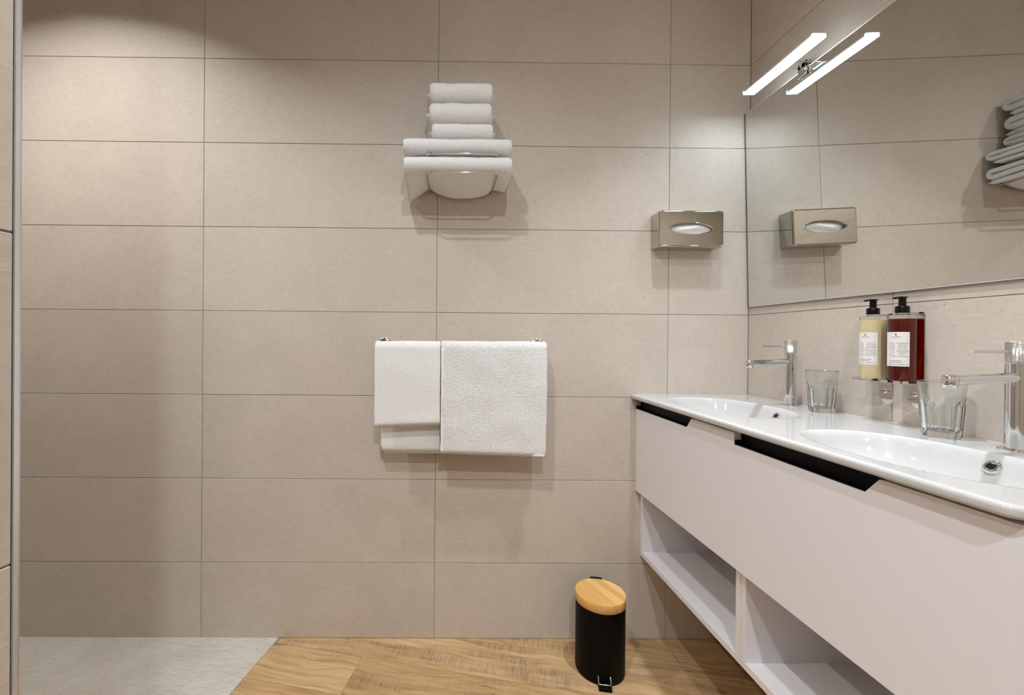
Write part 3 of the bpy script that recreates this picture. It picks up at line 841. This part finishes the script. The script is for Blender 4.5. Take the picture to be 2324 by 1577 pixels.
# ------------------------------------------------------------------ wire rack with a stack of towels
KX0, KX1, KZL, KZU, KF = -1.2370, -0.9960, 1.7135, 1.7775, -0.2080
rack = empty('towel_rack', (-1.1165, 0, KZL), label='chrome wire towel rack on the back wall holding a towel stack', cat='towel rack')
def uloop(z, ya=-0.004, rc=0.022):
    x0, x1 = KX0 + 1.1165, KX1 + 1.1165
    z -= KZL
    return [(x0 + 0.004, ya, z), (x0 + 0.001, KF * 0.5, z)] + [(x0 + rc - rc * math.cos(a), KF + rc - rc * math.sin(a), z) for a in [PI / 2 * i / 8 for i in range(9)]] + \
           [(x1 - rc + rc * math.sin(a), KF + rc - rc * math.cos(a), z) for a in [PI / 2 * i / 8 for i in range(9)]] + [(x1 - 0.001, KF * 0.5, z), (x1 - 0.004, ya, z)]
for z in (KZL, KZU):
    bm = bmesh.new(); tube(bm, uloop(z), 0.0032, 12); obj('wire_loop', bm, m_chrome, rack, True, 60)
for x in (KX0 + 0.004, KX1 - 0.004):
    bm = bmesh.new(); tube(bm, [(x + 1.1165, -0.0045, -0.004), (x + 1.1165, -0.0045, KZU - KZL + 0.004)], 0.0040, 12); obj('wall_upright', bm, m_chrome, rack, True, 60)
def folded(bm, yb, yf, z0, t, x0, x1, seed, dxs=(0, 0, 0), post=None, amp=0.0022):
    zb, zm, ztp = z0 + t / 2, z0 + 1.5 * t, z0 + 2.5 * t
    path = join(seg((yb - 0.012 + 0.010 * math.sin(seed), zb), (yf + 1.5 * t, zb), 14), arc((yf + 1.5 * t, zm), t, -PI / 2, -1.5 * PI, 14), seg((yf + 1.5 * t, ztp), (yb - t * 0.95, ztp), 14),
                arc((yb - t * 0.95, z0 + 2 * t), t / 2, PI / 2, -PI / 2, 8), seg((yb - t * 0.95, zm), (yf + 1.7 * t, zm), 12))
    def sx(u, s): 
        k_ = min(1.0, max(0.0, abs(u - 0.35) - 0.12) / 0.10)
        return (dxs[0] if u < 0.35 else dxs[1]) * k_ if s == 0 else (dxs[2] * k_ if u > 0.35 else 0.0)
    sheet(bm, path, t * 0.93, lambda u: x0 + sx(u, 0), lambda u: x1 + sx(u, 1), 30, amp, 10.0, seed, post)
def sag(p, u, s):
    back = max(0.0, min(1.0, (p.y + 0.205) / 0.17))
    low = max(0.0, min(1.0, 1.0 - (p.z - 1.717) / 0.05))
    mid = max(0.0, 1 - ((p.x + 1.112) / 0.118) ** 2) ** 0.75
    if KX0 + 0.008 < p.x < KX1 - 0.008: p.z -= 0.036 * mid * back ** 1.2 * low
    if p.x < KX0: p.z -= 0.052 * ((KX0 - p.x) / 0.075) * back ** 0.8 * (0.3 + 0.7 * low)
    if p.x > KX1: p.z -= 0.012 * ((p.x - KX1) / 0.045) * back * low
    return p
grp = 'folded towels stacked on the wire rack'
def stack_towel(name, label, *a, **k):
    bm = bmesh.new(); folded(bm, *a, **k); return obj(name, bm, m_towel, smooth=True, label=label, cat='towel', group=grp)
stack_towel('bath_towel', 'wide white folded bath towel sagging through the lower wire loop, bottom of the stack', -0.008, -0.216, 1.7185, 0.0178, -1.314, -0.950, 21.0, dxs=(0.0, 0.006, 0.008), post=sag)
stack_towel('bath_towel', 'wide white folded bath towel on the upper wire loop, second from the bottom', -0.008, -0.212, 1.7825, 0.0172, -1.316, -0.950, 23.0, dxs=(0.0, 0.006, 0.008))
stack_towel('hand_towel', 'narrow white folded towel, lowest of the three on top of the stack', -0.014, -0.205, 1.8350, 0.0180, -1.2200, -1.0130, 25.0, dxs=(-0.009, -0.009, 0.010))
stack_towel('hand_towel', 'narrow white folded towel, middle of the three on top of the stack', -0.014, -0.207, 1.8895, 0.0242, -1.2290, -1.0180, 27.0, dxs=(-0.014, -0.013, 0.010))
stack_towel('hand_towel', 'narrow white folded towel lying at the very top of the stack', -0.014, -0.205, 1.9630, 0.0228, -1.2285, -1.0160, 29.0, dxs=(-0.013, -0.012, 0.011))

# ------------------------------------------------------------------ pump bottles in wall holders
def text_part(lines, R, ang0, parent, name):
    """lines: (string, u metres round the cylinder from ang0, z, size, align)"""
    dg_objs = []
    bm = bmesh.new()
    for (s, u, z, size, al) in lines:
        cu = bpy.data.curves.new('t', 'FONT'); cu.body = s; cu.size = size; cu.align_x = al; cu.resolution_u = 2
        cu.space_character = 1.25 if s == 'GREEN' else 1.0
        o = bpy.data.objects.new('t', cu); link(o)
        dg = bpy.context.evaluated_depsgraph_get()
        me = bpy.data.meshes.new_from_object(o.evaluated_get(dg))
        b2 = bmesh.new(); b2.from_mesh(me)
        bmesh.ops.triangulate(b2, faces=b2.faces[:])
        for v in b2.verts:
            a = ang0 + (u + v.co.x) / R
            v.co = Vector((R * math.cos(a), R * math.sin(a), z + v.co.y))
        merge(bm, b2)
        bpy.data.objects.remove(o); bpy.data.curves.remove(cu); bpy.data.meshes.remove(me)
    return bm
def curved(bm, R, a0, a1, z0, z1, t=0.00015, n=20):
    for k in range(n):
        b0, b1 = a0 + (a1 - a0) * k / n, a0 + (a1 - a0) * (k + 1) / n
        q = []
        for r in (R, R + t):
            q += [bm.verts.new((r * math.cos(b), r * math.sin(b), z)) for b, z in ((b0, z0), (b1, z0), (b1, z1), (b0, z1))]
        bm.faces.new(q[4:]); bm.faces.new(q[:4])
        for i in range(4): bm.faces.new((q[i], q[(i + 1) % 4], q[4 + (i + 1) % 4], q[4 + i]))
def pump_bottle(y, ang, liquid, label, left, right, group):
    R = 0.0265
    t = empty('pump_bottle', (-0.0335, y, 1.0560), label=label, cat='bottle', group=group)
    opaque = liquid is m_cream
    bm = bmesh.new(); zl = 0.157
    lathe(bm, [(0, 0.0015), (0.018, 0.001), (0.0235, 0.0002), (0.0258, 0.0018), (R, 0.005), (R, zl), (0, zl)], 64)
    obj('filled_body', bm, liquid, t, True, 40)
    bm = bmesh.new(); lathe(bm, [(R, zl + 0.0002), (R, 0.1640), (R - 0.0012, 0.1665), (R - 0.0045, 0.1675), (0.0125, 0.1690), (0.0112, 0.1720), (0, 0.1720), (0, zl + 0.0002)][:-1] + [(0, zl + 0.0002)], 64)
    obj('clear_shoulder', bm, m_pet, t, True, 40)
    # label wraps round the front; a short way in from its edges the print
    la = 0.92
    bm = bmesh.new(); curved(bm, R + 0.0001, ang - la, ang + la, 0.0405, 0.1245); lb = obj('label', bm, m_paper, t, True, 30, label='white paper label with small dark print')
    RT = R + 0.00032
    lines = [('GREEN', 0.0, 0.1105, 0.0048, 'CENTER')]
    zz = 0.0985
    for i, s in enumerate(left[0]): lines.append((s, -0.0095, 0.0960 - 0.0042 * i, 0.0034, 'CENTER'))
    for i, s in enumerate(left[1]): lines.append((s, -0.0095, 0.0765 - 0.0042 * i, 0.0034, 'CENTER'))
    for i, s in enumerate(right[0]): lines.append((s, 0.0120, 0.0960 - 0.0042 * i, 0.0041, 'CENTER'))
    for i, s in enumerate(right[1]): lines.append((s, 0.0120, 0.0765 - 0.0042 * i, 0.0041, 'CENTER'))
    lines.append(('380 ml e 12.84 fl. oz.', -0.0150, 0.0440, 0.0044, 'LEFT'))
    bm = text_part(lines, RT, ang, lb, 'print')
    # rules between the text blocks and two rows of fine print
    curved(bm, RT, ang - 0.0035 / R, ang - 0.0031 / R, 0.0615, 0.1000, 0.00005, 1)
    curved(bm, RT, ang - 0.018 / R, ang + 0.022 / R, 0.0812, 0.0815, 0.00005, 12)
    for zf, e in ((0.0535, 0.011), (0.0500, 0.009)):
        u = -0.013
        while u < e:
            w = random.uniform(0.0010, 0.0026)
            curved(bm, RT, ang + u / R, ang + (u + w) / R, zf, zf + 0.0011, 0.00005, 1); u += w + 0.0006
    # round leaf-like emblem above the name
    for k in range(5):
        a = 2 * PI * k / 5
        curved(bm, RT, ang + (0.0016 * math.cos(a) - 0.0008) / R, ang + (0.0016 * math.cos(a) + 0.0008) / R, 0.1184 + 0.0017 * math.sin(a) - 0.0006, 0.1184 + 0.0017 * math.sin(a) + 0.0006, 0.00005, 1)
    curved(bm, RT, ang - 0.0007 / R, ang + 0.0007 / R, 0.1178, 0.1190, 0.00005, 1)
    obj('print', bm, m_ink, lb, label='dark print')
    pm = obj('pump', bpy.data.meshes.new('pump'), None, t, label='black pump head')
    bm = bmesh.new()
    lathe(bm, [(0, 0.1722), (0.0132, 0.1722), (0.0134, 0.1735), (0.0134, 0.1865), (0.0125, 0.1885), (0.0085, 0.1895), (0.0078, 0.1905), (0.0072, 0.1910), (0.0072, 0.2050), (0, 0.2050)], 40)
    # nozzle: flat arm pointing along the wall away from the camera side
    na = math.radians(196)
    d = Vector((math.cos(na), math.sin(na), 0))
    pts = [-d * 0.0105 + Vector((0, 0, 0.2115)), -d * 0.004 + Vector((0, 0, 0.2112)), d * 0.010 + Vector((0, 0, 0.2110)), d * 0.021 + Vector((0, 0, 0.2095)), d * 0.0275 + Vector((0, 0, 0.2075))]
    tube(bm, pts, 0.0062, 14, ry=0.0021)
    lathe(bm, [(0, 0.204), (0.0072, 0.204), (0.0076, 0.2105), (0, 0.2125)], 24)
    me = pm.data; bmesh.ops.recalc_face_normals(bm, faces=bm.faces[:]); bm.to_mesh(me); bm.free(); me.materials.append(m_blackg)
    for p in me.polygons: p.use_smooth = True
    me.set_sharp_from_angle(angle=math.radians(35))
    return t
def holder(y, label):
    t = empty('bottle_holder', (0, y, 1.0545), label=label, cat='holder', group='wall holders for pump bottles')
    bm = bmesh.new(); prism(bm, rrect(0.046, 0.178, 0.006, 5, 0, 0.0865), 'x', -0.0030, -0.0004); obj('back_plate', bm, m_steel, t, True, 30)
    bm = bmesh.new()
    poly = [(-0.0030, -0.025), (-0.0600, -0.025), (-0.0610, -0.0235), (-0.0610, 0.0235), (-0.0600, 0.025), (-0.0030, 0.025)]
    prism(bm, poly, 'z', -0.0005, 0.0009); obj('tray', bm, m_chrome, t)
    for s in (-1, 1):
        bm = bmesh.new(); box(bm, -0.0622, -0.0608, s * 0.0155 - 0.0090, s * 0.0155 + 0.0090, -0.0005, 0.0065, 0.0005, 1)
        obj('lip', bm, m_chrome, t)
        bm = bmesh.new(); box(bm, -0.0608, -0.046, s * 0.0275 - 0.0007, s * 0.0275 + 0.0007, -0.0005, 0.0065, 0.0003, 1)
        obj('side_lip', bm, m_chrome, t)
    bm = bmesh.new(); prism(bm, rrect(0.034, 0.048, 0.005, 5, -0.006, -0.0245), 'x', -0.0042, -0.0012); tg = obj('lock_plate', bm, m_steel, t, True, 30)
    bm = bmesh.new(); mt = Matrix.Rotation(-PI / 2, 4, 'Y'); lathe(bm, [(0, 0), (0.0058, 0), (0.0058, 0.0022), (0.0045, 0.003), (0, 0.003)], 24, (-0.0040, -0.006, -0.0275), mt); lk = obj('lock', bm, m_chrome, tg, True, 40)
    bm = bmesh.new(); lathe(bm, [(0, 0), (0.0021, 0), (0.0021, 0.0007), (0, 0.0007)], 16, (-0.0069, -0.006, -0.0275), mt)
    for dy_ in (-0.0085, 0.0085): lathe(bm, [(0, 0), (0.0014, 0), (0.0014, 0.0006), (0, 0.0006)], 12, (-0.0041, -0.006 + dy_, -0.0275), mt)
    obj('keyhole', bm, m_dark, lk)
    bm = bmesh.new(); prism(bm, rrect(0.030, 0.064, 0.0145, 8, -0.008, -0.0300), 'x', -0.0012, -0.0003); obj('pad', bm, m_plastic, t, True, 30, label='white adhesive pad')
    return t
AB, AC = math.radians(200), math.radians(193)
L1 = (['gentle', 'body', 'cleansing', 'wash'], ['gel', 'soin', 'douceur', 'corps'])
pump_bottle(-0.525, AC, m_cream, 'pump bottle of pale cream lotion on the wall, farther from the camera', (['eau', 'lait', 'hydrate', 'corps'], ['fin', 'lotion', 'pure', 'corps']), (['Nourish', 'skin body', 'moisturising', 'hand lotion'], ['Lait hydratant', 'de toilette', 'corps et mains', 'au quotidien']), 'pump bottles on the wall')
pump_bottle(-0.599, AB, m_amber, 'pump bottle of dark amber shower gel on the wall, nearer the camera', L1, (['Conditioning', 'cleansing', 'hair wash', 'with oils'], ['Shampooing', 'purifiant', 'doux', 'aux huiles naturelles']), 'pump bottles on the wall')
holder(-0.525, 'steel wall holder under the cream bottle')
holder(-0.599, 'steel wall holder under the amber bottle')

# ------------------------------------------------------------------ pedal bin
bn = empty('pedal_bin', (-0.6171, -0.1475, 0), math.radians(-9), label='small black round pedal bin with a bamboo lid', cat='bin')
RBn = 0.0835
bm = bmesh.new(); lathe(bm, [(0, 0.0), (RBn - 0.003, 0.0), (RBn - 0.001, 0.003), (RBn - 0.001, 0.010), (RBn, 0.011), (RBn, 0.238), (RBn - 0.002, 0.240), (0, 0.240)], 72); obj('body', bm, m_black, bn, True, 40)
bm = bmesh.new(); lathe(bm, [(0, 0.2405), (0.0845, 0.2405), (0.0850, 0.2415), (0.0850, 0.2675), (0.0840, 0.2690), (0, 0.2690)], 72); obj('lid', bm, m_bamboo, bn, True, 40, label='round bamboo lid')
bm = bmesh.new(); box(bm, -0.021, 0.021, 0.083, 0.0905, 0.215, 0.2725, 0.001, 1); obj('hinge', bm, m_black, bn)
bm = bmesh.new(); prism(bm, [(-0.021, -0.078), (-0.021, -0.100), (-0.018, -0.106), (0.018, -0.106), (0.021, -0.100), (0.021, -0.078)], 'z', 0.006, 0.013)
box(bm, -0.021, 0.021, -0.1065, -0.103, 0.0, 0.013, 0.001, 1); pd = obj('pedal', bm, m_black, bn)
bm = bmesh.new(); tube(bm, [(-0.0195, -0.0825, 0.033), (-0.0195, -0.0885, 0.030), (-0.0195, -0.0915, 0.0175), (-0.0195, -0.096, 0.0155), (0.0195, -0.096, 0.0155), (0.0195, -0.0915, 0.0175), (0.0195, -0.0885, 0.030), (0.0195, -0.0825, 0.033)], 0.0022, 10); obj('pedal_wire', bm, m_chrome, pd, True, 60, label='chrome pedal wire')
